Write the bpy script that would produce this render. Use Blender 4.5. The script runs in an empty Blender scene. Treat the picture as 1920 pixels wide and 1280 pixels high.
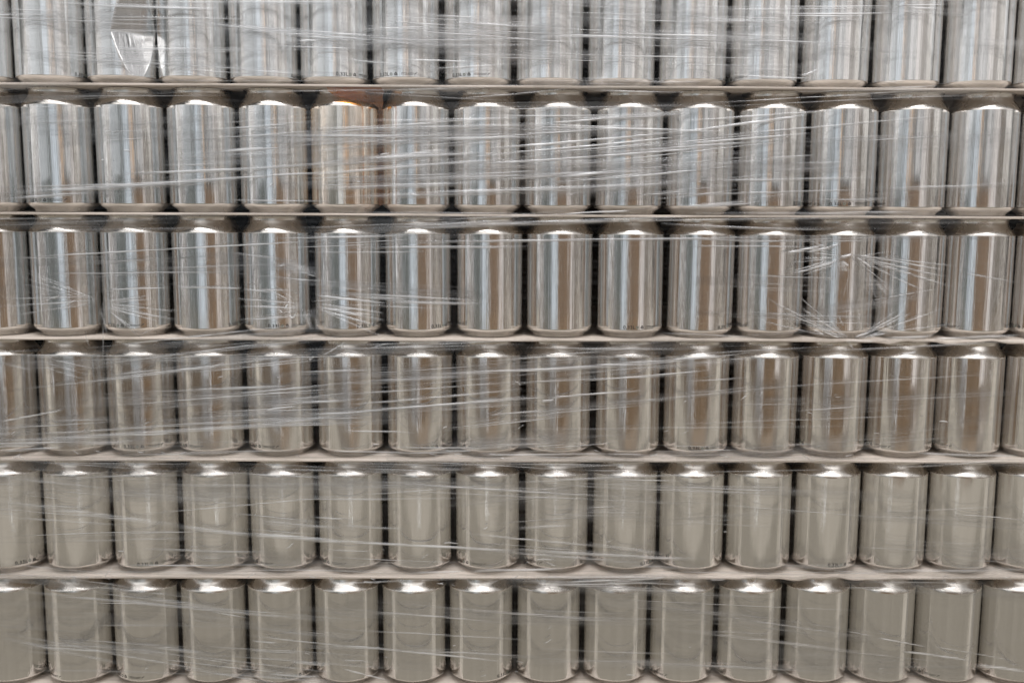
import bpy, bmesh, math, random
import numpy as np
from mathutils import Matrix, Vector

SC = bpy.context.scene
COL = SC.collection
random.seed(7)
RNG = np.random.default_rng(11)

# ------------------------------------------------------------------ camera
CAM_LOC = (0.01558, -0.91548, 0.01487)
YAW, PITCH, ROLL, FPX = 0.01017, 0.13100, 0.00474, 1867.0
fh = Vector((math.sin(YAW), math.cos(YAW), 0)); rh = Vector((math.cos(YAW), -math.sin(YAW), 0)); zz = Vector((0, 0, 1))
FWD = fh * math.cos(PITCH) - zz * math.sin(PITCH)
UP0 = fh * math.sin(PITCH) + zz * math.cos(PITCH)
XC = rh * math.cos(ROLL) + UP0 * math.sin(ROLL)
YC = -rh * math.sin(ROLL) + UP0 * math.cos(ROLL)
cam_data = bpy.data.cameras.new('camera')
cam = bpy.data.objects.new('camera', cam_data)
COL.objects.link(cam)
M = Matrix((XC, YC, -FWD)).transposed().to_4x4()
M.translation = CAM_LOC
cam.matrix_world = M
cam_data.sensor_width = 36.0
cam_data.lens = FPX / 1920 * 36.0
cam_data.clip_start = 0.01
cam_data.clip_end = 100
cam_data.dof.use_dof = True
cam_data.dof.focus_distance = 0.93
cam_data.dof.aperture_fstop = 5.6
SC.camera = cam

# ------------------------------------------------------------------ world, view, sampling
world = bpy.data.worlds.new('World')
SC.world = world
world.use_nodes = True
world.node_tree.nodes['Background'].inputs[0].default_value = (0.0, 0.0, 0.0, 1)
world.node_tree.nodes['Background'].inputs[1].default_value = 0.0
SC.view_settings.view_transform = 'Standard'
SC.view_settings.look = 'None'
SC.view_settings.exposure = 0.62
SC.view_settings.gamma = 1.0
SC.view_settings.use_curve_mapping = False
SC.cycles.transparent_max_bounces = 64
SC.cycles.max_bounces = 12
SC.cycles.glossy_bounces = 8

# ------------------------------------------------------------------ added area lamps standing in for the unseen room the cans reflect
D = 1.0
LAMP_Y = -D


def lamp(name, x0, x1, z0, z1, rad, y=LAMP_Y):
    """rectangular lamp standing upright behind the camera, facing the pallet; rad is its radiance"""
    w, h = x1 - x0, z1 - z0
    ld = bpy.data.lights.new(name, 'AREA')
    ld.shape = 'RECTANGLE'
    ld.size, ld.size_y = w, h
    m = max(rad)
    ld.color = tuple(c / m for c in rad)
    ld.energy = m * math.pi * w * h
    o = bpy.data.objects.new(name, ld)
    o.location = ((x0 + x1) / 2, y, (z0 + z1) / 2)
    o.rotation_euler = (math.radians(90), 0, 0)
    COL.objects.link(o)
    return o


def tx(t):                       # place on the lamp wall that a can shows at fraction t of its half width
    return D * math.tan(2 * math.asin(t)) + 0.02


# added dim brown fill, everything else adds to it
TOP = 0.62
lamp('base_fill', -5, 5, -6, TOP, (0.060, 0.047, 0.036), y=-1.05)
for _a, _b, _k in ((-0.03, 0.06, 1.0), (0.075, 0.135, 0.55), (0.145, 0.20, 1.15), (0.215, 0.235, 1.5), (0.245, 0.33, 0.7)):
    lamp('brown_streak_fill', tx(_a), tx(_b), -0.50, 0.06, (0.058 * _k, 0.033 * _k, 0.016 * _k), y=-1.052)  # added brown streaks reflected near the can middles
for _a, _w, _k in ((-0.615, .008, .30), (-0.585, .006, .22), (-0.52, .007, .25), (-0.46, .006, .20), (-0.395, .010, .13), (-0.355, .006, .22), (-0.31, .008, .10),
                   (-0.275, .006, .25), (-0.12, .005, .22), (0.045, .006, .16), (0.11, .005, .10), (0.205, .006, .20), (0.272, .005, .24), (0.345, .006, .25),
                   (0.44, .008, .22), (0.47, .012, .14), (0.545, .006, .30), (0.62, .008, .30)):
    lamp('streak_fill', tx(_a), tx(_a + _w), -0.40, TOP, (_k * .9, _k * .89, _k * .88), y=-0.985)  # added thin streaks for the cans to reflect
lamp('brown_streak_fill', tx(-0.55), tx(0.60), -0.46, -0.20, (0.022, 0.013, 0.004), y=-1.053)
lamp('upper_fill', -3.6, 3.6, 0.24, 0.75, (0.150, 0.150, 0.152), y=-1.054)  # added fill that brightens reflections in the top row
for _x, _w, _a in ((-1.25, .10, .045), (-0.86, .05, .06), (-0.55, .16, .03), (-0.27, .05, .03), (-0.12, .03, .04), (0.13, .05, .03), (0.24, .14, .035),
                   (0.52, .05, .045), (0.78, .10, .03), (1.10, .06, .05), (1.7, .2, .04), (-1.9, .2, .05)):
    lamp('floor_bounce_fill', _x, _x + _w, -1.6, -0.46, (_a, _a * .93, _a * .82), y=-1.03)  # added streaks in place of light coming off the floor
lamp('floor_bounce_fill', -5, 5, -6, -0.50, (0.147, 0.139, 0.118), y=-1.04)
lamp('floor_bounce_fill', -5, 5, -0.68, -0.42, (0.092, 0.085, 0.075), y=-1.035)
lamp('side_fill', -16, -2.6, -6, -0.52, (0.185, 0.17, 0.15), y=-1.045)  # added side fills that brighten the can flanks
lamp('side_fill', 2.6, 16, -6, -0.52, (0.185, 0.17, 0.15), y=-1.045)
lamp('side_fill', -9, -1.8, 0.10, 1.2, (0.14, 0.14, 0.135), y=-1.045)
lamp('side_fill', 1.8, 9, 0.10, 1.2, (0.14, 0.14, 0.135), y=-1.045)
# left: added wall fill and streaks, and the window
lamp('wall_fill', -3.6, tx(-0.52), -0.5, TOP, (0.058, 0.055, 0.050), y=-1.03)
lamp('streak_fill', tx(-0.635), tx(-0.60), -0.42, TOP, (0.55, 0.56, 0.58), y=-1.02)
lamp('streak_fill', tx(-0.555), tx(-0.54), -0.42, TOP, (0.45, 0.46, 0.48), y=-1.02)
lamp('streak_fill', tx(-0.50), tx(-0.485), -0.42, TOP, (0.50, 0.52, 0.55), y=-1.02)
lamp('streak_fill', tx(-0.43), tx(-0.422), -0.30, TOP, (0.35, 0.37, 0.39), y=-1.02)
lamp('window_lamp', tx(-0.48), tx(-0.06), -0.28, TOP, (0.024, 0.044, 0.052), y=-1.01)
lamp('window_lamp', tx(-0.25), tx(-0.10), -0.30, TOP, (0.25, 0.275, 0.305), y=-1.0)
lamp('window_lamp', tx(-0.25), tx(-0.14), -0.42, -0.30, (0.11, 0.125, 0.14), y=-1.0)
lamp('window_lamp', tx(-0.50), tx(-0.30), 0.07, TOP, (0.20, 0.21, 0.225), y=-1.0)
lamp('window_lamp', tx(-0.20), tx(-0.14), -0.20, TOP, (0.16, 0.175, 0.2), y=-0.995)
lamp('streak_fill', tx(-0.062), tx(-0.038), -0.42, TOP, (0.55, 0.58, 0.61), y=-0.99)
lamp('streak_fill', tx(-0.09), tx(-0.083), -0.42, TOP, (0.35, 0.37, 0.4), y=-0.99)
lamp('streak_fill', tx(-0.03), tx(-0.018), -0.60, -0.47, (0.9, 0.94, 0.98), y=-0.99)
# added warm strip reflected by the upper rows
lamp('warm_streak_fill', tx(-0.035), tx(0.030), 0.06, 0.21, (0.42, 0.30, 0.21), y=-0.98)
lamp('warm_streak_fill', tx(-0.035), tx(-0.002), 0.21, TOP, (0.55, 0.41, 0.31), y=-0.98)
lamp('wall_fill', tx(0.03), tx(0.30), 0.07, TOP, (0.105, 0.12, 0.13), y=-0.985)
lamp('warm_streak_fill', tx(-0.02), tx(0.30), -0.24, 0.06, (0.045, 0.031, 0.022), y=-0.985)
# right: added pale streaks and wall fill for the cans to reflect
lamp('pale_streak_fill', tx(0.30), tx(0.38), -0.32, TOP, (0.42, 0.405, 0.40), y=-1.01)
lamp('pale_streak_fill', tx(0.36), tx(0.42), -0.45, TOP, (0.14, 0.13, 0.125), y=-1.01)
lamp('wall_fill', tx(0.41), 3.6, -0.5, TOP, (0.058, 0.054, 0.048), y=-1.03)
lamp('streak_fill', tx(0.51), tx(0.525), -0.42, TOP, (0.42, 0.41, 0.40), y=-1.0)
lamp('streak_fill', tx(0.57), tx(0.60), -0.45, TOP, (0.28, 0.27, 0.26), y=-1.0)
lamp('pale_streak_fill', tx(0.14), tx(0.22), 0.08, TOP, (0.30, 0.29, 0.29), y=-1.0)
lamp('streak_fill', tx(0.25), tx(0.262), 0.05, TOP, (0.4, 0.4, 0.41), y=-0.995)
lamp('dent_fill', 0.35, 5.0, 0.66, 1.9, (0.48, 0.48, 0.49), y=-1.06)  # added bright patch for the dented can to reflect


def overhead_lamp(name, loc, target, sx, sy, rad):
    ld = bpy.data.lights.new(name, 'AREA')
    ld.shape = 'RECTANGLE'
    ld.size, ld.size_y = sx, sy
    m = max(rad)
    ld.color = tuple(c / m for c in rad)
    ld.energy = m * math.pi * sx * sy
    o = bpy.data.objects.new(name, ld)
    o.location = loc
    d = Vector(target) - Vector(loc)
    o.rotation_euler = d.to_track_quat('-Z', 'Y').to_euler()
    COL.objects.link(o)


overhead_lamp('ceiling_lamp', (0, -1.5, 1.30), (0, 0, -0.1), 3.2, 1.05, (1.15, 1.15, 1.17))
overhead_lamp('film_fill', (0, -0.72, 2.0), (0, 0, -0.1), 2.0, 0.5, (7.0, 7.0, 7.1))  # added steep fill that brightens the film folds and pads
overhead_lamp('glint_fill', (0.2, -1.25, 1.55), (0, 0, -0.1), 1.0, 0.09, (9.0, 9.0, 9.3))  # added small bright source for glints on the film


# ------------------------------------------------------------------ material helpers
def new_mat(name):
    m = bpy.data.materials.new(name)
    m.use_nodes = True
    nt = m.node_tree
    nt.nodes.clear()
    out = nt.nodes.new('ShaderNodeOutputMaterial')
    return m, nt, out


def N(nt, t, **kw):
    n = nt.nodes.new(t)
    for k, v in kw.items():
        setattr(n, k, v)
    return n


def math_node(nt, op, a, b=None, c=None, clamp=False):
    n = nt.nodes.new('ShaderNodeMath')
    n.operation = op
    n.use_clamp = clamp
    for i, v in enumerate((a, b, c)):
        if v is None:
            continue
        if isinstance(v, (int, float)):
            n.inputs[i].default_value = v
        else:
            nt.links.new(v, n.inputs[i])
    return n.outputs[0]


def metal(name, rough, lines, base=(0.79, 0.78, 0.765), seedk=40.0):
    m, nt, out = new_mat(name)
    L = nt.links.new
    p = N(nt, 'ShaderNodeBsdfPrincipled')
    p.inputs['Base Color'].default_value = (*base, 1)
    p.inputs['Metallic'].default_value = 1.0
    p.inputs['Roughness'].default_value = rough
    tc = N(nt, 'ShaderNodeTexCoord')
    sx = N(nt, 'ShaderNodeSeparateXYZ')
    L(tc.outputs['Object'], sx.inputs[0])
    ang = math_node(nt, 'ARCTAN2', sx.outputs[0], math_node(nt, 'MULTIPLY', sx.outputs[1], -1.0))
    oi = N(nt, 'ShaderNodeObjectInfo')
    rnd = math_node(nt, 'MULTIPLY', oi.outputs['Random'], seedk)
    cb = N(nt, 'ShaderNodeCombineXYZ')
    L(ang, cb.inputs[0])
    L(math_node(nt, 'MULTIPLY', sx.outputs[2], 0.22), cb.inputs[1])
    L(rnd, cb.inputs[2])
    n1 = N(nt, 'ShaderNodeTexNoise')
    n1.inputs['Scale'].default_value = 42.0
    n1.inputs['Detail'].default_value = 3.0
    n1.inputs['Roughness'].default_value = 0.6
    L(cb.outputs[0], n1.inputs['Vector'])
    n2 = N(nt, 'ShaderNodeTexNoise')
    n2.inputs['Scale'].default_value = 5.0
    n2.inputs['Detail'].default_value = 2.0
    L(cb.outputs[0], n2.inputs['Vector'])
    h = math_node(nt, 'ADD', math_node(nt, 'MULTIPLY', n1.outputs[0], 0.26),
                  math_node(nt, 'MULTIPLY', n2.outputs[0], 1.0))
    bp = N(nt, 'ShaderNodeBump')
    bp.inputs['Strength'].default_value = 1.0
    bp.inputs['Distance'].default_value = lines
    L(h, bp.inputs['Height'])
    L(bp.outputs[0], p.inputs['Normal'])
    # slight handling haze on the lacquer
    n3 = N(nt, 'ShaderNodeTexNoise')
    n3.inputs['Scale'].default_value = 70.0
    n3.inputs['Detail'].default_value = 4.0
    L(tc.outputs['Object'], n3.inputs['Vector'])
    mr = N(nt, 'ShaderNodeMapRange')
    mr.inputs[1].default_value = 0.35; mr.inputs[2].default_value = 0.75
    mr.inputs[3].default_value = rough * 0.85; mr.inputs[4].default_value = rough * 1.35
    L(n3.outputs[0], mr.inputs[0])
    L(mr.outputs[0], p.inputs['Roughness'])
    L(p.outputs[0], out.inputs[0])
    return m


M_BODY = metal('bright_aluminium', 0.05, 0.00030)
M_NECK = metal('neck_aluminium', 0.26, 0.0001, base=(0.70, 0.66, 0.61))
M_BASE = metal('base_aluminium', 0.22, 0.0001, base=(0.80, 0.785, 0.76))

M_WARM_REFLECT = metal('warm_reflection_aluminium', 0.05, 0.00030, base=(0.88, 0.79, 0.69))  # body metal with a warm orange reflection put into its colour

M_INK, nt, out = new_mat('black_print')
p = N(nt, 'ShaderNodeBsdfPrincipled')
p.inputs['Base Color'].default_value = (0.022, 0.02, 0.018, 1)
p.inputs['Roughness'].default_value = 0.5
nt.links.new(p.outputs[0], out.inputs[0])

M_INK2, nt, out = new_mat('grey_print')
p = N(nt, 'ShaderNodeBsdfPrincipled')
p.inputs['Base Color'].default_value = (0.16, 0.18, 0.15, 1)
p.inputs['Roughness'].default_value = 0.5
nt.links.new(p.outputs[0], out.inputs[0])

M_CARD, nt, out = new_mat('beige_cardboard')
p = N(nt, 'ShaderNodeBsdfPrincipled')
p.inputs['Roughness'].default_value = 0.75
tc = N(nt, 'ShaderNodeTexCoord')
mp = N(nt, 'ShaderNodeMapping')
mp.inputs['Scale'].default_value = (14, 120, 400)
nz = N(nt, 'ShaderNodeTexNoise')
nz.inputs['Scale'].default_value = 1.0
nz.inputs['Detail'].default_value = 5.0
cr = N(nt, 'ShaderNodeValToRGB')
cr.color_ramp.elements[0].position = 0.36; cr.color_ramp.elements[0].color = (0.46, 0.40, 0.34, 1)
cr.color_ramp.elements[1].position = 0.62; cr.color_ramp.elements[1].color = (0.68, 0.595, 0.52, 1)
nt.links.new(tc.outputs['Object'], mp.inputs[0])
nt.links.new(mp.outputs[0], nz.inputs['Vector'])
nt.links.new(nz.outputs[0], cr.inputs[0])
nt.links.new(cr.outputs[0], p.inputs['Base Color'])
nt.links.new(p.outputs[0], out.inputs[0])


def film_material():
    m, nt, out = new_mat('clear_stretch_film')
    L = nt.links.new
    at = N(nt, 'ShaderNodeAttribute', attribute_name='fold')
    tc = N(nt, 'ShaderNodeTexCoord')
    mp = N(nt, 'ShaderNodeMapping')
    mp.inputs['Scale'].default_value = (5.0, 5.0, 420.0)
    L(tc.outputs['Object'], mp.inputs[0])
    n1 = N(nt, 'ShaderNodeTexNoise')
    n1.inputs['Scale'].default_value = 1.0; n1.inputs['Detail'].default_value = 3.0
    n1.inputs['Distortion'].default_value = 0.15
    L(mp.outputs[0], n1.inputs['Vector'])
    bp = N(nt, 'ShaderNodeBump')
    bp.inputs['Strength'].default_value = 0.6
    bp.inputs['Distance'].default_value = 0.0006
    L(n1.outputs[0], bp.inputs['Height'])
    # stretch marks break the folds up along their length
    mp2 = N(nt, 'ShaderNodeMapping')
    mp2.inputs['Scale'].default_value = (14.0, 14.0, 1100.0)
    L(tc.outputs['Object'], mp2.inputs[0])
    n2 = N(nt, 'ShaderNodeTexNoise')
    n2.inputs['Scale'].default_value = 1.0; n2.inputs['Detail'].default_value = 2.0
    L(mp2.outputs[0], n2.inputs['Vector'])
    brk = N(nt, 'ShaderNodeMapRange')
    brk.inputs[1].default_value = 0.34; brk.inputs[2].default_value = 0.66
    brk.inputs[3].default_value = 0.16; brk.inputs[4].default_value = 1.15
    L(n2.outputs[0], brk.inputs[0])
    fold = math_node(nt, 'MULTIPLY', at.outputs['Fac'], brk.outputs[0], clamp=True)
    # stress whitening of the plain film
    hz = N(nt, 'ShaderNodeMapRange')
    hz.inputs[1].default_value = 0.45; hz.inputs[2].default_value = 0.8
    hz.inputs[3].default_value = 0.0; hz.inputs[4].default_value = 0.035
    L(n1.outputs[0], hz.inputs[0])
    milk = math_node(nt, 'MAXIMUM', fold, hz.outputs[0])
    tr = N(nt, 'ShaderNodeBsdfTransparent')
    tr.inputs[0].default_value = (0.97, 0.97, 0.97, 1)
    gl = N(nt, 'ShaderNodeBsdfGlossy')
    gl.inputs['Roughness'].default_value = 0.12
    L(bp.outputs[0], gl.inputs['Normal'])
    clear = N(nt, 'ShaderNodeMixShader')
    clear.inputs[0].default_value = 0.013
    L(tr.outputs[0], clear.inputs[1]); L(gl.outputs[0], clear.inputs[2])
    df = N(nt, 'ShaderNodeBsdfDiffuse')
    df.inputs[0].default_value = (0.90, 0.89, 0.885, 1)
    g2 = N(nt, 'ShaderNodeBsdfGlossy')
    g2.inputs['Roughness'].default_value = 0.28
    mk = N(nt, 'ShaderNodeMixShader')
    mk.inputs[0].default_value = 0.5
    L(df.outputs[0], mk.inputs[1]); L(g2.outputs[0], mk.inputs[2])
    mx = N(nt, 'ShaderNodeMixShader')
    L(milk, mx.inputs[0]); L(clear.outputs[0], mx.inputs[1]); L(mk.outputs[0], mx.inputs[2])
    L(mx.outputs[0], out.inputs[0])
    return m


M_FILM = film_material()


# ------------------------------------------------------------------ mesh helpers
def mesh_from(name, verts, faces, mat, smooth=True):
    me = bpy.data.meshes.new(name)
    me.from_pydata(verts, [], faces)
    me.materials.append(mat)
    if smooth:
        me.polygons.foreach_set('use_smooth', [True] * len(me.polygons))
    me.update()
    return me


def lathe(name, prof, mat, seg=96, disp=None):
    verts, faces = [], []
    for (r, z) in prof:
        for s in range(seg):
            a = 2 * math.pi * s / seg            # measured from the front (-y) towards +x
            rr = r if disp is None else disp(r, z, a)
            verts.append((rr * RS * math.sin(a), -rr * RS * math.cos(a), z * ZS))
    for i in range(len(prof) - 1):
        for s in range(seg):
            t = (s + 1) % seg
            faces.append((i * seg + s, i * seg + t, (i + 1) * seg + t, (i + 1) * seg + s))
    return mesh_from(name, verts, faces, mat)


def obj(name, me, parent=None, loc=(0, 0, 0)):
    o = bpy.data.objects.new(name, me)
    COL.objects.link(o)
    o.parent = parent
    o.location = loc
    return o


# ------------------------------------------------------------------ the can
R = 0.0325
ZS = 0.996
RS = 0.03232 / 0.0325           # the cans stand a hair apart
Z_BODY0, Z_BODY1 = 0.0085, 0.0965


def body_profile(n):
    return [(R, Z_BODY0 + (Z_BODY1 - Z_BODY0) * i / n) for i in range(n + 1)]


base_prof = [(0.0, 0.0075), (0.012, 0.0068), (0.0195, 0.0038), (0.0222, 0.0008), (0.0232, 0.0), (0.0243, 0.0002), (0.0250, 0.0010),
             (0.0254, 0.0022), (0.0262, 0.0031), (0.0288, 0.0049), (0.0306, 0.0061), (0.0318, 0.0071), (0.0323, 0.0078), (R, Z_BODY0)]
neck_prof = [(R, Z_BODY1), (0.03243, 0.0971), (0.0322, 0.0979), (0.0318, 0.0988), (0.0312, 0.0998), (0.0304, 0.1009), (0.0294, 0.1022), (0.0283, 0.1036),
             (0.0274, 0.1050), (0.0267, 0.1066), (0.0262, 0.1082)]
rim_prof = [(0.0262, 0.1082), (0.0262, 0.1098), (0.0265, 0.1108), (0.0272, 0.1114), (0.0277, 0.1118), (0.0277, 0.1122), (0.0272, 0.1124),
            (0.0263, 0.1121), (0.0259, 0.1112), (0.0258, 0.1080), (0.0266, 0.1045), (0.0285, 0.1005), (0.0305, 0.0965)]
ME_BODY = lathe('body', body_profile(6), M_BODY, 128)
ME_WARM_REFLECT = lathe('warm_reflection_body', body_profile(6), M_WARM_REFLECT, 128)
ME_NECK = lathe('neck', neck_prof, M_NECK, 96)
ME_RIM = lathe('rim', rim_prof, M_NECK, 96)
ME_BASE = lathe('base', base_prof, M_BASE, 96)


def dent_disp(r, z, a):
    if a > math.pi:
        a -= 2 * math.pi
    ac = math.radians(41)
    zc, up, dn = 0.0475, 0.046, 0.041
    k = 1 - (z - zc) / up if z > zc else 1 - (zc - z) / dn
    if k <= 0:
        return r
    sag = 0.0074 * k
    h = math.acos(1 - sag / r)
    da = abs(a - ac)
    if da < h:
        return r * math.cos(h) / math.cos(da) + 0.00010 * math.sin(40 * a + 200 * z) * (1 - da / h) * k
    return r


ME_DENT = lathe('dented_body', body_profile(60), M_BODY, 220, dent_disp)


# print at the foot of each can: 0,33L, a round symbol, a recycling mark and a boxed line
def print_mesh():
    polys = []          # (verts2d, faces, mat)
    cu = bpy.data.curves.new('volume_text', 'FONT')
    cu.body = '0,33L'
    cu.size = 0.0045
    cu.space_character = 1.12
    cu.offset = 0.00009
    to = bpy.data.objects.new('volume_text', cu)
    COL.objects.link(to)
    bpy.context.view_layer.update()
    dg = bpy.context.evaluated_depsgraph_get()
    tm = bpy.data.meshes.new_from_object(to.evaluated_get(dg))
    vs = [(v.co.x, v.co.y) for v in tm.vertices]
    x1 = max(v[0] for v in vs)
    k = 0.0112 / x1
    polys.append(([(x * k, y) for x, y in vs], [tuple(f.vertices) for f in tm.polygons], 0))
    bpy.data.objects.remove(to)
    bpy.data.meshes.remove(tm)
    bpy.data.curves.remove(cu)

    def quad(x0, y0, x1, y1, m=0):
        polys.append(([(x0, y0), (x1, y0), (x1, y1), (x0, y1)], [(0, 1, 2, 3)], m))

    def poly(pts, m=0):
        polys.append((pts, [tuple(range(len(pts)))], m))

    def arc(cx, cy, r0, r1, a0, a1, m, n=10):
        vs, fs = [], []
        for i in range(n + 1):
            a = math.radians(a0 + (a1 - a0) * i / n)
            vs += [(cx + r0 * math.cos(a), cy + r0 * math.sin(a)), (cx + r1 * math.cos(a), cy + r1 * math.sin(a))]
        for i in range(n):
            fs.append((2 * i, 2 * i + 1, 2 * i + 3, 2 * i + 2))
        polys.append((vs, fs, m))
    # pale round symbol, two interlocking arrows
    arc(0.0132, 0.0014, 0.0006, 0.0014, 20, 190, 1)
    arc(0.0132, 0.0014, 0.0006, 0.0014, 200, 370, 1)
    # recycling triangle: three bent arms
    cx, cy, rr = 0.0178, 0.0015, 0.0017
    for k3 in range(3):
        a = math.radians(90 + 120 * k3)
        b = math.radians(90 + 120 * (k3 + 1))
        P = Vector((cx + rr * math.cos(a), cy + rr * math.sin(a)))
        Q = Vector((cx + rr * math.cos(b), cy + rr * math.sin(b)))
        s = P.lerp(Q, 0.12); e = P.lerp(Q, 0.66)
        n = Vector((-(Q - P).y, (Q - P).x)).normalized() * 0.00036
        poly([tuple(s - n), tuple(e - n), tuple(e + n), tuple(s + n)])
        tip = P.lerp(Q, 0.88)
        poly([tuple(e - n * 2.1), tuple(tip), tuple(e + n * 2.1)])
        poly([tuple(P.lerp(Q, 0.12) - n), tuple(P.lerp(Q, 0.12) + n), tuple(P + (P - Vector((cx, cy))) * 0.05)])
    # boxed address line
    x0, x1b, y0, y1 = 0.0215, 0.0345, -0.0004, 0.0034
    t = 0.0002
    quad(x0, y0, x1b, y0 + t); quad(x0, y1 - t, x1b, y1)
    quad(x0, y0 + t, x0 + t, y1 - t)
    rg = random.Random(3)
    for row in (0.0008, 0.0019):
        x = x0 + 0.0012
        while x < x1b - 0.0012:
            w = rg.uniform(0.0003, 0.0008)
            quad(x, row, x + w, row + rg.uniform(0.00045, 0.0008))
            x += w + 0.00028
    # little flourish after the box
    poly([(0.0350, 0.0008), (0.0362, 0.0020), (0.0376, 0.0026), (0.0374, 0.0031), (0.0358, 0.0025), (0.0347, 0.0012)])
    verts, faces, mats = [], [], []
    rad = R * RS + 0.00006
    for vs, fs, m in polys:
        o = len(verts)
        for (x, y) in vs:
            a = (x - 0.0178) / rad          # angle zero at the recycling mark
            verts.append((rad * math.sin(a), -rad * math.cos(a), 0.0094 + y))
        for f in fs:
            faces.append(tuple(i + o for i in f)); mats.append(m)
    me = bpy.data.meshes.new('volume_print')
    me.from_pydata(verts, [], faces)
    me.materials.append(M_INK); me.materials.append(M_INK2)
    me.polygons.foreach_set('material_index', mats)
    me.update()
    return me


ME_PRINT = print_mesh()

# ------------------------------------------------------------------ layout measured from the stack
PITCH_X = 0.0663
DZ = 0.11431
OFF = [-0.00672, 0.00156, 0.00336, 0.00319, 0.00220, -0.00358]
YB = [0.0079, 0, 0, 0, 0, 0]
RES = [[-3.2, -2.4, -0.8, 0.4, 2.4, 2.4, 1.6, 1.2, 0.8, 0.8, 0.4, 0.4, 0.0, -1.6],
       [-0.8, -1.2, -1.2, -0.8, 0.0, 0.4, 0.4, 0.8, 1.2, 1.2, 0.0, -0.8, 0.0, 1.2],
       [2.0, 3.2, 3.2, 3.2, 2.4, 1.2, -0.4, -0.8, -2.0, -2.4, -2.8, -3.2, -3.2, -1.6],
       [0.0, 1.6, 2.8, 1.6, 0.4, 0.0, -0.4, -0.4, -2.0, -1.6, -0.8, -0.8, 0.0, 1.2],
       [0.0, 0.0, -0.8, 0.4, 1.2, 0.4, -0.4, -1.2, -2.0, -0.8, 0.0, -0.4, 0.8, 1.6],
       [-1.6, -2.0, -2.4, -1.2, 0.4, 0.8, 0.8, 0.4, 0.4, 0.8, 0.0, -0.8, 1.2, 3.2]]


def tray_z(k):                  # mid height of the pad under row k
    return 0.01 + (1 - k) * DZ


PAD_T = 0.0022


def project(X, Y, Z):
    v = Vector((X, Y, Z)) - Vector(CAM_LOC)
    d = v.dot(FWD)
    return 960 + v.dot(XC) / d * FPX, 640 - v.dot(YC) / d * FPX


def unproject(px, py, Y):       # the point of the upright plane at depth Y
    d = FWD * FPX + XC * (px - 960) + YC * (640 - py)
    s = (Y - CAM_LOC[1]) / d.y
    return Vector(CAM_LOC) + d * s


# x (photo px) of the recycling mark on the cans whose print shows
PRINTS = {0: [(0, 160), (3, 562), (4, 664), (5, 743), (6, 880), (10, 1374)],
          1: [(0, 88), (3, 577), (10, 1502), (11, 1591), (12, 1641)],
          2: [(1, 232), (2, 450), (3, 538), (4, 699), (5, 836), (8, 1203), (9, 1366), (10, 1379), (11, 1526), (13, 1772), (14, 1916)],
          3: [(1, 267), (2, 352), (3, 489), (5, 818), (6, 872), (9, 1325), (11, 1509), (12, 1638), (13, 1757)],
          4: [(-1, 60), (1, 292), (2, 350), (3, 484), (4, 617), (6, 877), (7, 989), (8, 1222), (11, 1582)],
          5: [(0, 98), (1, 239), (3, 561), (6, 955), (9, 1224), (13, 1729)]}

WORDS = ['first', 'second', 'third', 'fourth', 'fifth', 'sixth', 'seventh', 'eighth', 'ninth', 'tenth', 'eleventh', 'twelfth']
ROWNAME = ['top row', 'second row from top', 'third row from top', 'third row from bottom', 'second row from bottom', 'bottom row']


def can_label(k, j):
    if (k, j) == (0, 1):
        return 'dented silver can with a buckled bright facet, second whole can from left in top row'
    if (k, j) == (1, 4):
        return 'silver can with painted-in warm reflection under amber tape scrap, fifth whole one in second row'
    look = 'silver can with print showing' if any(x[0] == j for x in PRINTS[k]) else 'plain silver can'
    if j == -1:
        place = 'cut off at left edge'
    elif j == 14:
        place = 'cut off at right edge'
    elif j <= 6:
        place = WORDS[j] + ' whole one from left'
    else:
        place = WORDS[13 - j] + ' whole one from right'
    return f'{look}, {place} in {ROWNAME[k]}'


n_cans = 0
for k in range(6):
    for j in range(-1, 15):
        res = RES[k][min(max(j, 0), 13)] if 0 <= j <= 13 else RES[k][0 if j < 0 else 13]
        X = (j - 6.5) * PITCH_X + OFF[k] + PITCH_X / 2 - res / 1.97 * 0.001
        Z = tray_z(k) + PAD_T / 2
        Y = 0.0330 + YB[k] + random.uniform(-0.0004, 0.0004)
        root = bpy.data.objects.new('drink_can', None)
        COL.objects.link(root)
        root.empty_display_size = 0.01
        root.location = (X, Y, Z)
        root.rotation_euler = (random.gauss(0, 0.0022), random.gauss(0, 0.0022), 0)
        root['label'] = can_label(k, j)
        root['category'] = 'can'
        root['group'] = 'aluminium cans stacked in rows on the pallet'
        turn = random.uniform(-0.5, 0.5)
        dented = (k, j) == (0, 1)
        obj('body', ME_DENT if dented else ME_WARM_REFLECT if (k, j) == (1, 4) else ME_BODY, root)
        nk = obj('neck', ME_NECK, root)
        obj('rim', ME_RIM, nk)
        obj('base', ME_BASE, root)
        for (jj, px) in PRINTS[k]:
            if jj == j:
                u, v = project(X, Y, Z + 0.01)
                ul, _ = project(X - R * RS, Y, Z + 0.01)
                t = max(-0.97, min(0.97, (px - u) / (u - ul)))
                view = math.atan2(CAM_LOC[0] - X, Y - CAM_LOC[1])   # camera direction seen from the can, + to the right
                pr = obj('volume_print', ME_PRINT, root)
                pr.rotation_euler.z = math.asin(t) + view
        n_cans += 1

# ------------------------------------------------------------------ cardboard layer pads
PAD_LABELS = ['thin beige cardboard sheet above the top row of cans',
              'thin beige cardboard sheet between first and second row of cans from the top',
              'thin beige cardboard sheet between second and third row of cans from the top',
              'beige cardboard sheet at mid height, between third and fourth row of cans',
              'beige cardboard sheet between fourth and fifth row of cans from the top',
              'beige cardboard sheet between the two lowest rows of cans',
              'beige cardboard sheet under the bottom row of cans at the lower edge']


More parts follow.
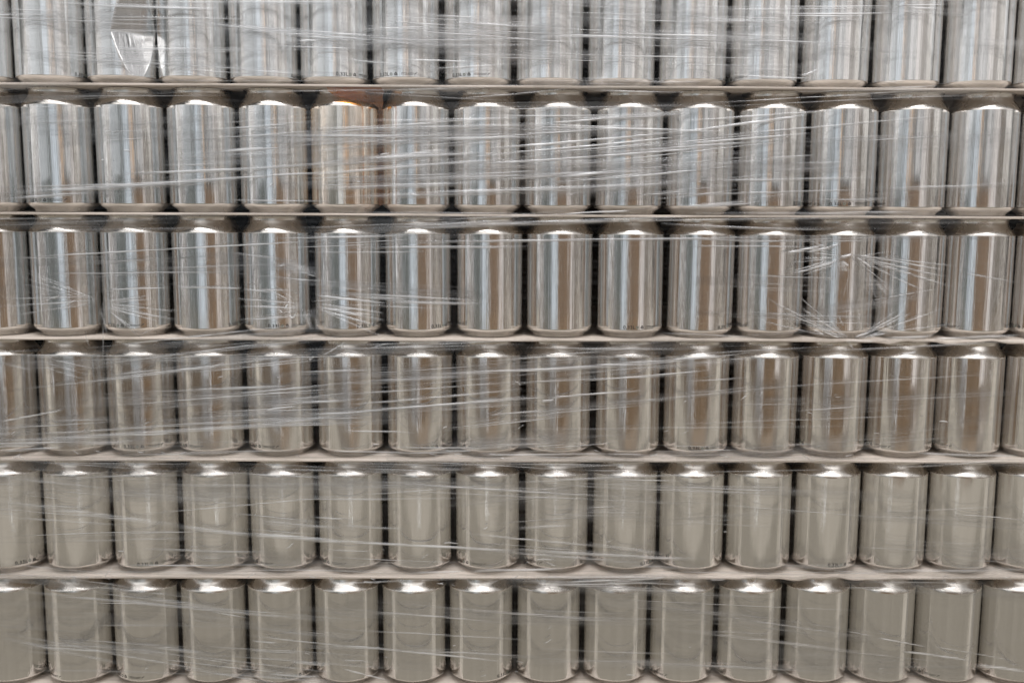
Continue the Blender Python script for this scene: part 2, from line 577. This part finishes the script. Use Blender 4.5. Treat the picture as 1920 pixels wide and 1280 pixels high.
def pad(idx):
    z = tray_z(idx - 1)
    n = 240
    x0, x1 = -0.56, 0.58
    rg = random.Random(idx * 5)
    ph = [rg.uniform(0, 6.28) for _ in range(6)]
    prof = [(0, 1), (0.0, 0)]
    verts, faces = [], []
    for i in range(n + 1):
        x = x0 + (x1 - x0) * i / n
        w = 0.0006 * math.sin(x * 9 + ph[0]) + 0.0003 * math.sin(x * 31 + ph[1])
        dz = 0.0002 * math.sin(x * 13 + ph[2])
        fray = 0.0
        if idx == 3 and x > 0.30:
            fray = min(1, (x - 0.30) / 0.08)
        if idx == 5 and 0.20 < x < 0.42:
            fray = math.sin((x - 0.20) / 0.22 * math.pi)
        dz += fray * (0.0011 * math.sin(x * 95 + ph[3]) + 0.0006 * math.sin(x * 230 + ph[4]))
        w += fray * 0.0012 * math.sin(x * 70 + ph[5])
        yf = -0.0028 + w
        T = PAD_T / 2
        ring = [(x, yf + 0.34, z - T), (x, yf + 0.03, z - T), (x, yf + 0.0006, z - T + dz), (x, yf, z - T + 0.0005 + dz),
                (x, yf, z + T - 0.0005 + dz), (x, yf + 0.0006, z + T + dz), (x, yf + 0.03, z + T), (x, yf + 0.34, z + T)]
        verts += ring
    m = 8
    for i in range(n):
        for s in range(m):
            t = (s + 1) % m
            faces.append((i * m + s, i * m + t, (i + 1) * m + t, (i + 1) * m + s))
    faces.append(tuple(range(m)))
    faces.append(tuple(n * m + s for s in reversed(range(m))))
    me = mesh_from('layer_pad', verts, faces, M_CARD, smooth=False)
    o = obj('layer_pad', me)
    o['label'] = PAD_LABELS[idx]
    o['category'] = 'cardboard sheet'
    o['group'] = 'cardboard sheets between the layers of cans'


for idx in range(0, 7):
    pad(idx)

# ------------------------------------------------------------------ stretch film: sheet plus the folds in it
FY = -0.0044
FV, FF, FA = [], [], []


def film_sheet():
    nx, nz = 150, 130
    xs = np.linspace(-0.56, 0.58, nx + 1)
    zs = np.linspace(-0.43, 0.30, nz + 1)
    for z in zs:
        for x in xs:
            y = FY + 0.0009 * math.sin(x * 14 + z * 40) * math.sin(z * 22 + x * 3) + 0.0006 * math.sin(z * 95 + x * 9)
            FV.append((x, y, z)); FA.append(0.0)
    for i in range(nz):
        for k in range(nx):
            a = i * (nx + 1) + k
            FF.append((a, a + 1, a + nx + 2, a + nx + 1))


film_sheet()
PROF = [(-1.0, 0.0, 0.0), (-0.55, 0.45, 0.55), (0.0, 1.0, 1.0), (0.55, 0.45, 0.55), (1.0, 0.0, 0.0)]


def fold(px0, py0, px1, py1, w, alpha, w1=None, bow=0.0, taper=(0.25, 0.25), jit=0.0, seed=None, ridge=0.45):
    """a raised fold in the film running from one photo point to another; w = full width in photo px"""
    rg = random.Random(seed if seed is not None else len(FV))
    Yd = FY - rg.uniform(0.0003, 0.0024)
    ln = math.hypot(px1 - px0, py1 - py0)
    n = max(5, min(26, int(ln / 18)))
    w1 = w if w1 is None else w1
    P0 = unproject(px0, py0, Yd); P1 = unproject(px1, py1, Yd)
    d = (P1 - P0); up = Vector((-d.z, 0, d.x)).normalized()
    if up.z < 0:
        up = -up
    pm = 1 / 2040.0
    o = len(FV)
    ph = rg.uniform(0, 6.28)
    f1 = rg.uniform(1.0, 2.5)
    for i in range(n + 1):
        t = i / n
        c = P0.lerp(P1, t) + up * (bow * pm * 4 * t * (1 - t) + jit * pm * math.sin(ph + f1 * 6.28 * t))
        hw = (w + (w1 - w) * t) * pm / 2
        a = alpha * min(1, t / max(taper[0], 1e-4)) * min(1, (1 - t) / max(taper[1], 1e-4))
        for (s, h, al) in PROF:
            q = c + up * (s * hw)
            FV.append((q.x, Yd - h * hw * ridge, q.z))
            FA.append(al * a)
    m = len(PROF)
    for i in range(n):
        for s in range(m - 1):
            b = o + i * m + s
            FF.append((b, b + 1, b + m + 1, b + m))


# --- the strong folds one can point at
K = [  # top row
 (560, 77, 597, 77, 3, .9), (764, 112, 884, 116, 4, .8), (640, 72, 676, 73, 3, .6), (774, 58, 1085, 82, 4, .55), (700, 45, 1090, 68, 3, .4),
 (560, 60, 650, 75, 2, .6), (800, 130, 1005, 118, 5, .35), (1500, 143, 1535, 130, 6, .5), (1050, 152, 1250, 148, 3, .4),
 (220, 150, 640, 152, 3, .25), (1650, 155, 1700, 150, 4, .4),
 # gap under the top row
 (40, 183, 420, 180, 3, .3), (480, 172, 900, 166, 3, .28), (860, 185, 1060, 168, 4, .4), (640, 170, 960, 190, 3, .2), (1300, 195, 1760, 168, 3, .4),
 (1360, 200, 1900, 176, 3, .3), (1480, 172, 1900, 164, 3, .3), (1640, 165, 1760, 162, 4, .5),
 # second row
 (909, 279, 1290, 246, 6, .85), (1280, 248, 1515, 216, 7, .6), (1036, 230, 1136, 222, 5, .9), (934, 288, 1290, 255, 4, .8), (979, 290, 1290, 262, 4, .5),
 (909, 307, 1330, 277, 5, .65), (640, 306, 850, 281, 12, .45), (440, 318, 660, 305, 8, .35), (717, 340, 1290, 320, 11, .4), (640, 372, 1290, 346, 14, .4),
 (0, 364, 460, 335, 14, .45), (0, 352, 350, 345, 5, .35), (185, 352, 660, 320, 6, .45), (320, 263, 600, 245, 4, .4), (0, 375, 180, 362, 8, .4),
 (560, 330, 940, 300, 8, .4), (690, 228, 1000, 222, 10, .3), (580, 270, 800, 265, 9, .25), (1280, 262, 1770, 218, 5, .35), (1280, 340, 1640, 335, 8, .25),
 (760, 270, 1240, 235, 4, .5), (860, 255, 1100, 245, 3, .4), (1240, 365, 1640, 355, 5, .25), (1640, 355, 1910, 345, 10, .25), (1280, 228, 1600, 205, 6, .35),
 (590, 355, 900, 345, 12, .3), (420, 375, 620, 378, 4, .4),
 # under the second row
 (1053, 402, 1182, 396, 4, .9), (640, 398, 1040, 401, 3, .4), (687, 430, 1290, 409, 10, .5), (760, 425, 1000, 412, 6, .4), (1240, 420, 1560, 432, 6, .35),
 (1150, 415, 1600, 410, 5, .35), (1500, 402, 1720, 398, 6, .4), (560, 428, 760, 420, 5, .25),
 # third row
 (36, 483, 640, 449, 4, .55), (640, 465, 990, 464, 7, .4), (722, 455, 1500, 446, 7, .38), (580, 473, 800, 472, 5, .3), (190, 544, 320, 540, 4, .5),
 (330, 538, 455, 541, 5, .7), (455, 541, 520, 548, 4, .5), (83, 564, 115, 554, 5, 1.0), (122, 572, 145, 562, 4, .9), (593, 554, 722, 569, 6, 1.0), (719, 566, 905, 570, 7, .5),
 (640, 551, 900, 565, 6, .35), (640, 572, 820, 580, 5, .35), (1280, 447, 1500, 452, 5, .4), (1290, 462, 1540, 464, 5, .35),
 # starburst on the third row, right
 (1473, 475, 1545, 461, 7, 1.0), (1513, 473, 1574, 458, 6, .9), (1480, 510, 1560, 486, 4, .5), (1486, 513, 1570, 490, 6, .55), (1500, 518, 1575, 495, 4, .4),
 (1605, 482, 1634, 503, 5, 1.0), (1605, 478, 1770, 507, 4, .55), (1606, 480, 1775, 520, 5, .5), (1606, 482, 1790, 540, 6, .45), (1605, 484, 1740, 548, 5, .4), (1640, 482, 1800, 500, 4, .35),
 (1606, 486, 1665, 535, 4, .4), (1800, 510, 1910, 530, 5, .3), (1575, 482, 1597, 477, 7, .85), (1577, 490, 1590, 500, 8, 1.0), (1574, 496, 1588, 510, 12, .45),
 (1620, 500, 1640, 560, 22, .22), (1634, 520, 1665, 555, 12, .4), (1560, 500, 1550, 550, 18, .22), (1572, 590, 1582, 612, 5, .5), (1610, 570, 1612, 615, 6, .35),
 # foot of the starburst
 (1500, 575, 1590, 634, 6, .6), (1478, 588, 1585, 634, 5, .6), (1440, 560, 1560, 622, 5, .45), (1525, 618, 1545, 628, 5, 1.0), (1538, 619, 1575, 634, 4, 1.0), (1490, 550, 1560, 610, 4, .35),
 (1603, 633, 1632, 622, 5, 1.0), (1606, 636, 1692, 589, 6, .55), (1606, 637, 1772, 578, 5, .4), (1630, 632, 1660, 626, 4, .8), (1640, 628, 1800, 606, 5, .3), (1420, 600, 1560, 632, 4, .35),
 (1580, 640, 1640, 641, 5, .6), (1590, 640, 1600, 655, 6, .35),
 # fan on the left of the third row
 (190, 572, 330, 600, 6, .4), (190, 570, 325, 585, 5, .4), (195, 576, 300, 604, 5, .4), (192, 566, 290, 562, 4, .4), (185, 556, 0, 560, 5, .4), (185, 562, 0, 575, 5, .4),
 (180, 568, 20, 592, 5, .35), (188, 580, 200, 625, 6, .35), (195, 565, 280, 555, 5, .3), (160, 625, 168, 650, 3, .3), (193, 590, 193, 690, 3, .35), (300, 610, 260, 628, 3, .4),
 # fan between fourth and fifth can
 (592, 575, 722, 602, 7, .45), (592, 570, 720, 588, 6, .45), (592, 580, 710, 612, 5, .4), (585, 565, 660, 560, 4, .4), (575, 590, 450, 600, 6, .4), (570, 580, 452, 575, 6, .4),
 (570, 570, 440, 560, 5, .35), (560, 545, 450, 545, 4, .35), (542, 590, 549, 597, 6, 1.0), (549, 597, 556, 583, 5, 1.0), (535, 580, 541, 570, 5, .9), (523, 583, 530, 587, 5, .9),
 (520, 500, 540, 492, 6, .45), (560, 510, 595, 520, 5, .4), (555, 525, 580, 528, 8, .3), (572, 585, 585, 620, 12, .35), (590, 590, 596, 622, 10, .3), (540, 500, 560, 520, 12, .2),
 # under the third row
 (1660, 634, 1750, 630, 7, .6), (1750, 636, 1910, 630, 8, .6), (1240, 625, 1420, 634, 4, .4), (640, 648, 900, 640, 4, .25), (690, 654, 730, 643, 4, .5), (600, 668, 650, 640, 4, .6),
 (985, 652, 1300, 655, 5, .4), (1280, 665, 1560, 650, 4, .3), (1500, 660, 1900, 640, 6, .3), (580, 675, 590, 668, 5, .9), (1690, 664, 1718, 660, 7, .9),
 # fourth row
 (935, 699, 1290, 673, 5, .75), (1250, 676, 1345, 666, 6, .9), (780, 705, 1300, 680, 10, .4), (1093, 714, 1330, 694, 4, .7), (900, 722, 1290, 704, 5, .45),
 (640, 774, 1040, 744, 5, .8), (1014, 752, 1040, 749, 6, 1.0), (1030, 746, 1202, 733, 5, .8), (913, 778, 1026, 768, 4, .9), (0, 790, 119, 769, 5, .7), (0, 830, 660, 787, 12, .5),
 (0, 818, 640, 780, 6, .45), (640, 760, 980, 730, 6, .5), (640, 740, 980, 715, 5, .4), (200, 705, 330, 690, 4, .5), (330, 694, 415, 690, 6, .5), (390, 690, 420, 680, 4, .8),
 (495, 770, 555, 762, 5, .9), (330, 745, 640, 735, 5, .35), (70, 675, 175, 705, 4, .35), (75, 668, 180, 692, 4, .35), (0, 680, 60, 695, 5, .3), (70, 684, 160, 712, 4, .3),
 (640, 720, 900, 705, 10, .3), (1280, 715, 1400, 708, 4, .4), (1280, 738, 1420, 725, 4, .35), (480, 795, 640, 780, 8, .35), (240, 815, 320, 812, 5, .6), (640, 808, 780, 812, 5, .4),
 (1280, 795, 1720, 780, 4, .3), (1400, 730, 1900, 700, 4, .25), (0, 845, 120, 838, 7, .6), (980, 806, 1600, 800, 5, .2), (500, 685, 515, 686, 4, .7),
 # under the fourth row
 (620, 845, 760, 848, 4, .7), (800, 842, 890, 845, 4, .8), (720, 838, 960, 840, 4, .5), (900, 854, 1160, 852, 5, .6), (1140, 852, 1210, 853, 4, .8), (1720, 850, 1910, 855, 6, .6),
 (300, 850, 560, 845, 4, .4), (640, 868, 960, 872, 4, .4), (1000, 880, 1200, 868, 4, .35), (1660, 878, 1900, 862, 5, .3), (80, 868, 420, 872, 3, .3), (1300, 885, 1560, 880, 3, .3),
 # fifth row
 (0, 943, 344, 988, 14, .35), (330, 986, 480, 1004, 12, .5), (470, 1002, 660, 1018, 12, .6), (640, 1015, 980, 1034, 7, .95), (960, 1030, 1300, 1049, 9, .7), (830, 1018, 860, 1019, 4, .8),
 (640, 985, 760, 992, 8, .35), (258, 964, 660, 928, 4, .4), (640, 930, 960, 905, 4, .35), (960, 905, 1300, 890, 6, .4), (0, 970, 230, 985, 6, .3), (480, 975, 640, 990, 7, .4),
 (720, 920, 1280, 945, 4, .35), (1280, 940, 1720, 975, 3, .35), (870, 1000, 1140, 1025, 6, .5), (1002, 1049, 1040, 1050, 5, 1.0), (1100, 1020, 1250, 1040, 10, .35), (1280, 912, 1500, 915, 4, .35),
 (600, 1030, 700, 1034, 4, .4), (1600, 1025, 1760, 1032, 4, .3), (1280, 980, 1450, 988, 3, .25), (1640, 960, 1910, 948, 4, .2), (0, 1055, 300, 1085, 5, .3),
 # under the fifth row
 (770, 1072, 870, 1070, 5, .7), (880, 1070, 1060, 1066, 7, .9), (1000, 1082, 1230, 1082, 6, .8), (1060, 1090, 1180, 1085, 5, .7), (1170, 1086, 1250, 1082, 6, .8), (600, 1095, 900, 1084, 5, .35),
 (1330, 1086, 1360, 1086, 4, .6), (1280, 1072, 1560, 1078, 5, .4), (1560, 1072, 1920, 1070, 9, .5), (1000, 1098, 1240, 1092, 3, .8), (380, 1090, 400, 1084, 5, .5), (680, 1090, 700, 1092, 5, .6),
 (0, 1072, 640, 1076, 8, .3),
 # bottom row
 (0, 1105, 640, 1166, 8, .4), (86, 1114, 660, 1160, 4, .4), (0, 1194, 230, 1245, 9, .4), (0, 1185, 460, 1270, 6, .4), (100, 1200, 330, 1230, 14, .3), (640, 1209, 950, 1240, 6, .85),
 (640, 1238, 700, 1241, 5, .8), (640, 1252, 728, 1275, 5, .95), (640, 1180, 1000, 1200, 5, .4), (940, 1150, 1250, 1160, 3, .35), (1100, 1120, 1640, 1145, 3, .35), (1280, 1182, 1480, 1190, 4, .3),
 (1689, 1220, 1818, 1238, 6, .95), (1826, 1246, 1925, 1259, 9, 1.0), (1639, 1193, 1740, 1212, 4, .6), (1740, 1210, 1910, 1240, 4, .5), (1585, 1182, 1640, 1193, 4, .5), (1760, 1230, 1800, 1232, 5, .6),
 (460, 1190, 700, 1215, 4, .45), (470, 1220, 560, 1222, 4, .5), (400, 1262, 640, 1280, 6, .4), (500, 1262, 600, 1268, 6, .6), (540, 1240, 620, 1248, 7, .5), (300, 1222, 640, 1262, 5, .35),
 (740, 1218, 1000, 1230, 7, .3), (1000, 1215, 1280, 1225, 5, .35), (1000, 1240, 1280, 1236, 5, .25), (1180, 1245, 1330, 1250, 5, .25), (470, 1200, 520, 1204, 4, .7),
]
for i, kx in enumerate(K):
    a = min(1.0, kx[5] * 1.3)
    fold(*kx[:5], a, taper=(0.12, 0.2) if a > 0.7 else (0.3, 0.3), bow=random.uniform(-1.5, 1.5), jit=random.uniform(0, 0.4), seed=1000 + i)

# --- the many faint ones: (y range, x range, count, mean slope, spread, alpha, width)
Z = [((-20, 150), (0, 340), 50, .03, .03, .22, 6), ((-20, 150), (330, 1000), 100, .05, .04, .34, 5), ((-20, 150), (900, 1930), 110, .03, .03, .28, 4),
     ((195, 385), (0, 430), 30, -.06, .03, .2, 6), ((195, 385), (420, 1300), 150, -.06, .04, .30, 6), ((195, 385), (1200, 1930), 50, -.06, .04, .22, 5),
     ((160, 195), (0, 1930), 40, -.03, .05, .16, 4), ((400, 432), (0, 1930), 36, -.02, .04, .16, 4),
     ((435, 610), (0, 330), 24, -.05, .06, .16, 5), ((435, 610), (320, 760), 34, .02, .08, .2, 5), ((435, 610), (700, 1300), 12, .0, .03, .16, 5),
     ((440, 610), (1300, 1930), 30, .06, .1, .16, 5),
     ((640, 840), (0, 640), 120, -.06, .05, .26, 6), ((640, 840), (560, 1240), 120, -.07, .03, .26, 6), ((640, 840), (1200, 1930), 40, -.06, .04, .14, 5),
     ((842, 872), (0, 1930), 60, -.01, .02, .22, 4), ((870, 1060), (0, 720), 110, .05, .05, .24, 6), ((870, 1060), (650, 1300), 70, .04, .05, .22, 6),
     ((870, 1060), (1250, 1930), 36, .03, .05, .14, 5), ((1062, 1095), (0, 1930), 50, .01, .02, .22, 4),
     ((1095, 1275), (0, 660), 90, .1, .05, .2, 6), ((1095, 1275), (560, 1260), 90, .05, .04, .2, 6), ((1095, 1275), (1200, 1930), 50, .06, .05, .16, 5)]
for (yr, xr, cnt, sl, sp, al, wd) in Z:
    for q in range(int(cnt / 7.0)):
        cx = random.uniform(*xr); cy = random.uniform(*yr)
        ln = random.uniform(180, 620)
        s0 = random.gauss(sl, sp * 0.8)
        hw = random.uniform(6, 22)
        dx = ln / 2
        for v in range(2):
            o = random.uniform(-hw, hw) * 0.5
            fold(cx - dx, cy - s0 * dx + o, cx + dx, cy + s0 * dx + o, hw * random.uniform(.7, 1.8), random.uniform(.5, 1.1) * al * 0.5,
                 bow=random.uniform(-3, 3), taper=(.4, .4), ridge=0.06, w1=hw * random.uniform(.5, 1.8))
        for v in range(random.randint(4, 8)):
            l2 = ln * random.uniform(.25, .9) / 2
            c2 = cx + random.uniform(-.3, .3) * ln
            y2 = cy + s0 * (c2 - cx) + random.uniform(-hw, hw)
            s2 = s0 + random.gauss(0, .012)
            fold(c2 - l2, y2 - s2 * l2, c2 + l2, y2 + s2 * l2, random.expovariate(1 / (wd * 0.42)) + 1.5, min(.8, random.expovariate(1 / (al * 1.25))),
                 bow=random.uniform(-1.5, 1.5), jit=random.uniform(0, 0.3), taper=(.4, .4))
# --- gathered folds round the points where the film is pinched
for (cx, cy, r0, r1, a0, a1, cnt, al) in [(1600, 482, 6, 120, -12, 35, 12, .38), (1590, 482, 8, 120, 160, 205, 10, .4), (1596, 638, 8, 130, 198, 232, 12, .42),
                                          (1600, 638, 8, 130, -42, -12, 10, .38), (191, 572, 8, 150, -15, 40, 12, .4), (189, 566, 8, 190, 165, 205, 10, .35),
                                          (590, 577, 8, 140, 0, 32, 12, .42), (578, 580, 8, 150, 160, 215, 12, .38), (1598, 490, 20, 130, 50, 120, 8, .25)]:
    for q in range(cnt):
        a = math.radians(random.uniform(a0, a1))
        l1 = r1 * random.uniform(.35, 1.0); l0 = r0 + random.uniform(0, 25)
        fold(cx + math.cos(a) * l0, cy + math.sin(a) * l0, cx + math.cos(a) * l1, cy + math.sin(a) * l1, 2.0, al * random.uniform(.4, 1.3),
             w1=random.uniform(3, 7), taper=(.12, .6), ridge=0.7)
for (px0, py0, px1, py1, w, a) in [(1570, 520, 1585, 480, 26, .2), (1610, 500, 1640, 560, 30, .22), (1640, 520, 1680, 560, 22, .25), (540, 500, 590, 520, 26, .2),
                                   (560, 600, 600, 590, 30, .2), (190, 600, 200, 570, 18, .22), (530, 585, 570, 575, 20, .18)]:
    fold(px0, py0, px1, py1, w, a, taper=(.4, .4), ridge=.5)
# --- small sparkles where the film buckles
for q in range(150):
    cx = random.uniform(0, 1920)
    cy = random.choice([random.uniform(700, 840), random.uniform(980, 1060), random.uniform(1180, 1270), random.uniform(1080, 1095), random.uniform(230, 380), random.uniform(842, 860)])
    if cx > 1350 and random.random() < .6:
        continue
    ln = random.uniform(5, 20)
    s = random.gauss(-.1, .4)
    fold(cx, cy, cx + ln, cy + s * ln, random.uniform(2, 4.5), random.uniform(.4, 1.0), bow=random.uniform(-2, 2))

me = bpy.data.meshes.new('stretch_film')
me.from_pydata(FV, [], FF)
me.materials.append(M_FILM)
me.polygons.foreach_set('use_smooth', [True] * len(me.polygons))
at = me.attributes.new('fold', 'FLOAT', 'POINT')
at.data.foreach_set('value', FA)
me.update()
film = obj('stretch_film', me)
film['label'] = 'clear creased stretch film wrapped tightly across the front of the can stack'
film['category'] = 'plastic film'

# ------------------------------------------------------------------ brown tape glimpsed behind the gap of the second row
M_TAPE, nt, out = new_mat('amber_packing_tape')
tr = N(nt, 'ShaderNodeBsdfTransparent')
tr.inputs[0].default_value = (0.84, 0.56, 0.28, 1)
df = N(nt, 'ShaderNodeBsdfDiffuse')
df.inputs[0].default_value = (0.60, 0.27, 0.07, 1)
gl = N(nt, 'ShaderNodeBsdfGlossy')
gl.inputs['Roughness'].default_value = 0.2
tc = N(nt, 'ShaderNodeTexCoord')
mp = N(nt, 'ShaderNodeMapping'); mp.inputs['Scale'].default_value = (60, 60, 500)
nz = N(nt, 'ShaderNodeTexNoise'); nz.inputs['Scale'].default_value = 1.0
mr = N(nt, 'ShaderNodeMapRange')
mr.inputs[1].default_value = 0.3; mr.inputs[2].default_value = 0.7; mr.inputs[3].default_value = 0.01; mr.inputs[4].default_value = 0.12
m1 = N(nt, 'ShaderNodeMixShader'); m2 = N(nt, 'ShaderNodeMixShader'); m2.inputs[0].default_value = 0.05
nt.links.new(tc.outputs['Object'], mp.inputs[0]); nt.links.new(mp.outputs[0], nz.inputs['Vector'])
nt.links.new(nz.outputs[0], mr.inputs[0]); nt.links.new(mr.outputs[0], m1.inputs[0])
nt.links.new(tr.outputs[0], m1.inputs[1]); nt.links.new(df.outputs[0], m1.inputs[2])
nt.links.new(m1.outputs[0], m2.inputs[1]); nt.links.new(gl.outputs[0], m2.inputs[2])
nt.links.new(m2.outputs[0], out.inputs[0])
bm = bmesh.new()
T = 0.0004
pts = [(612, 163), (640, 160), (700, 162), (716, 165), (720, 172), (717, 184), (719, 192), (717, 204), (719, 300), (718, 384), (710, 386), (709, 300), (709, 202),
       (700, 196), (676, 190), (650, 186), (628, 180), (616, 172)]
outline = []
for px, py in pts:
    q = unproject(px, py, -0.0006)
    outline.append((q.x, q.z))
f0 = [bm.verts.new((x, 0, z)) for x, z in outline]
f1 = [bm.verts.new((x, T, z)) for x, z in outline]
bm.faces.new(f0); bm.faces.new(list(reversed(f1)))
for i in range(len(outline)):
    k = (i + 1) % len(outline)
    bm.faces.new((f0[k], f0[i], f1[i], f1[k]))
bmesh.ops.recalc_face_normals(bm, faces=bm.faces)
me = bpy.data.meshes.new('packing_tape')
bm.to_mesh(me); bm.free()
me.materials.append(M_TAPE)
tape = obj('packing_tape', me, loc=(0, -0.0006, 0))
tape['label'] = 'translucent amber tape scrap over a can neck and the gap beside it in second row'
tape['category'] = 'tape'
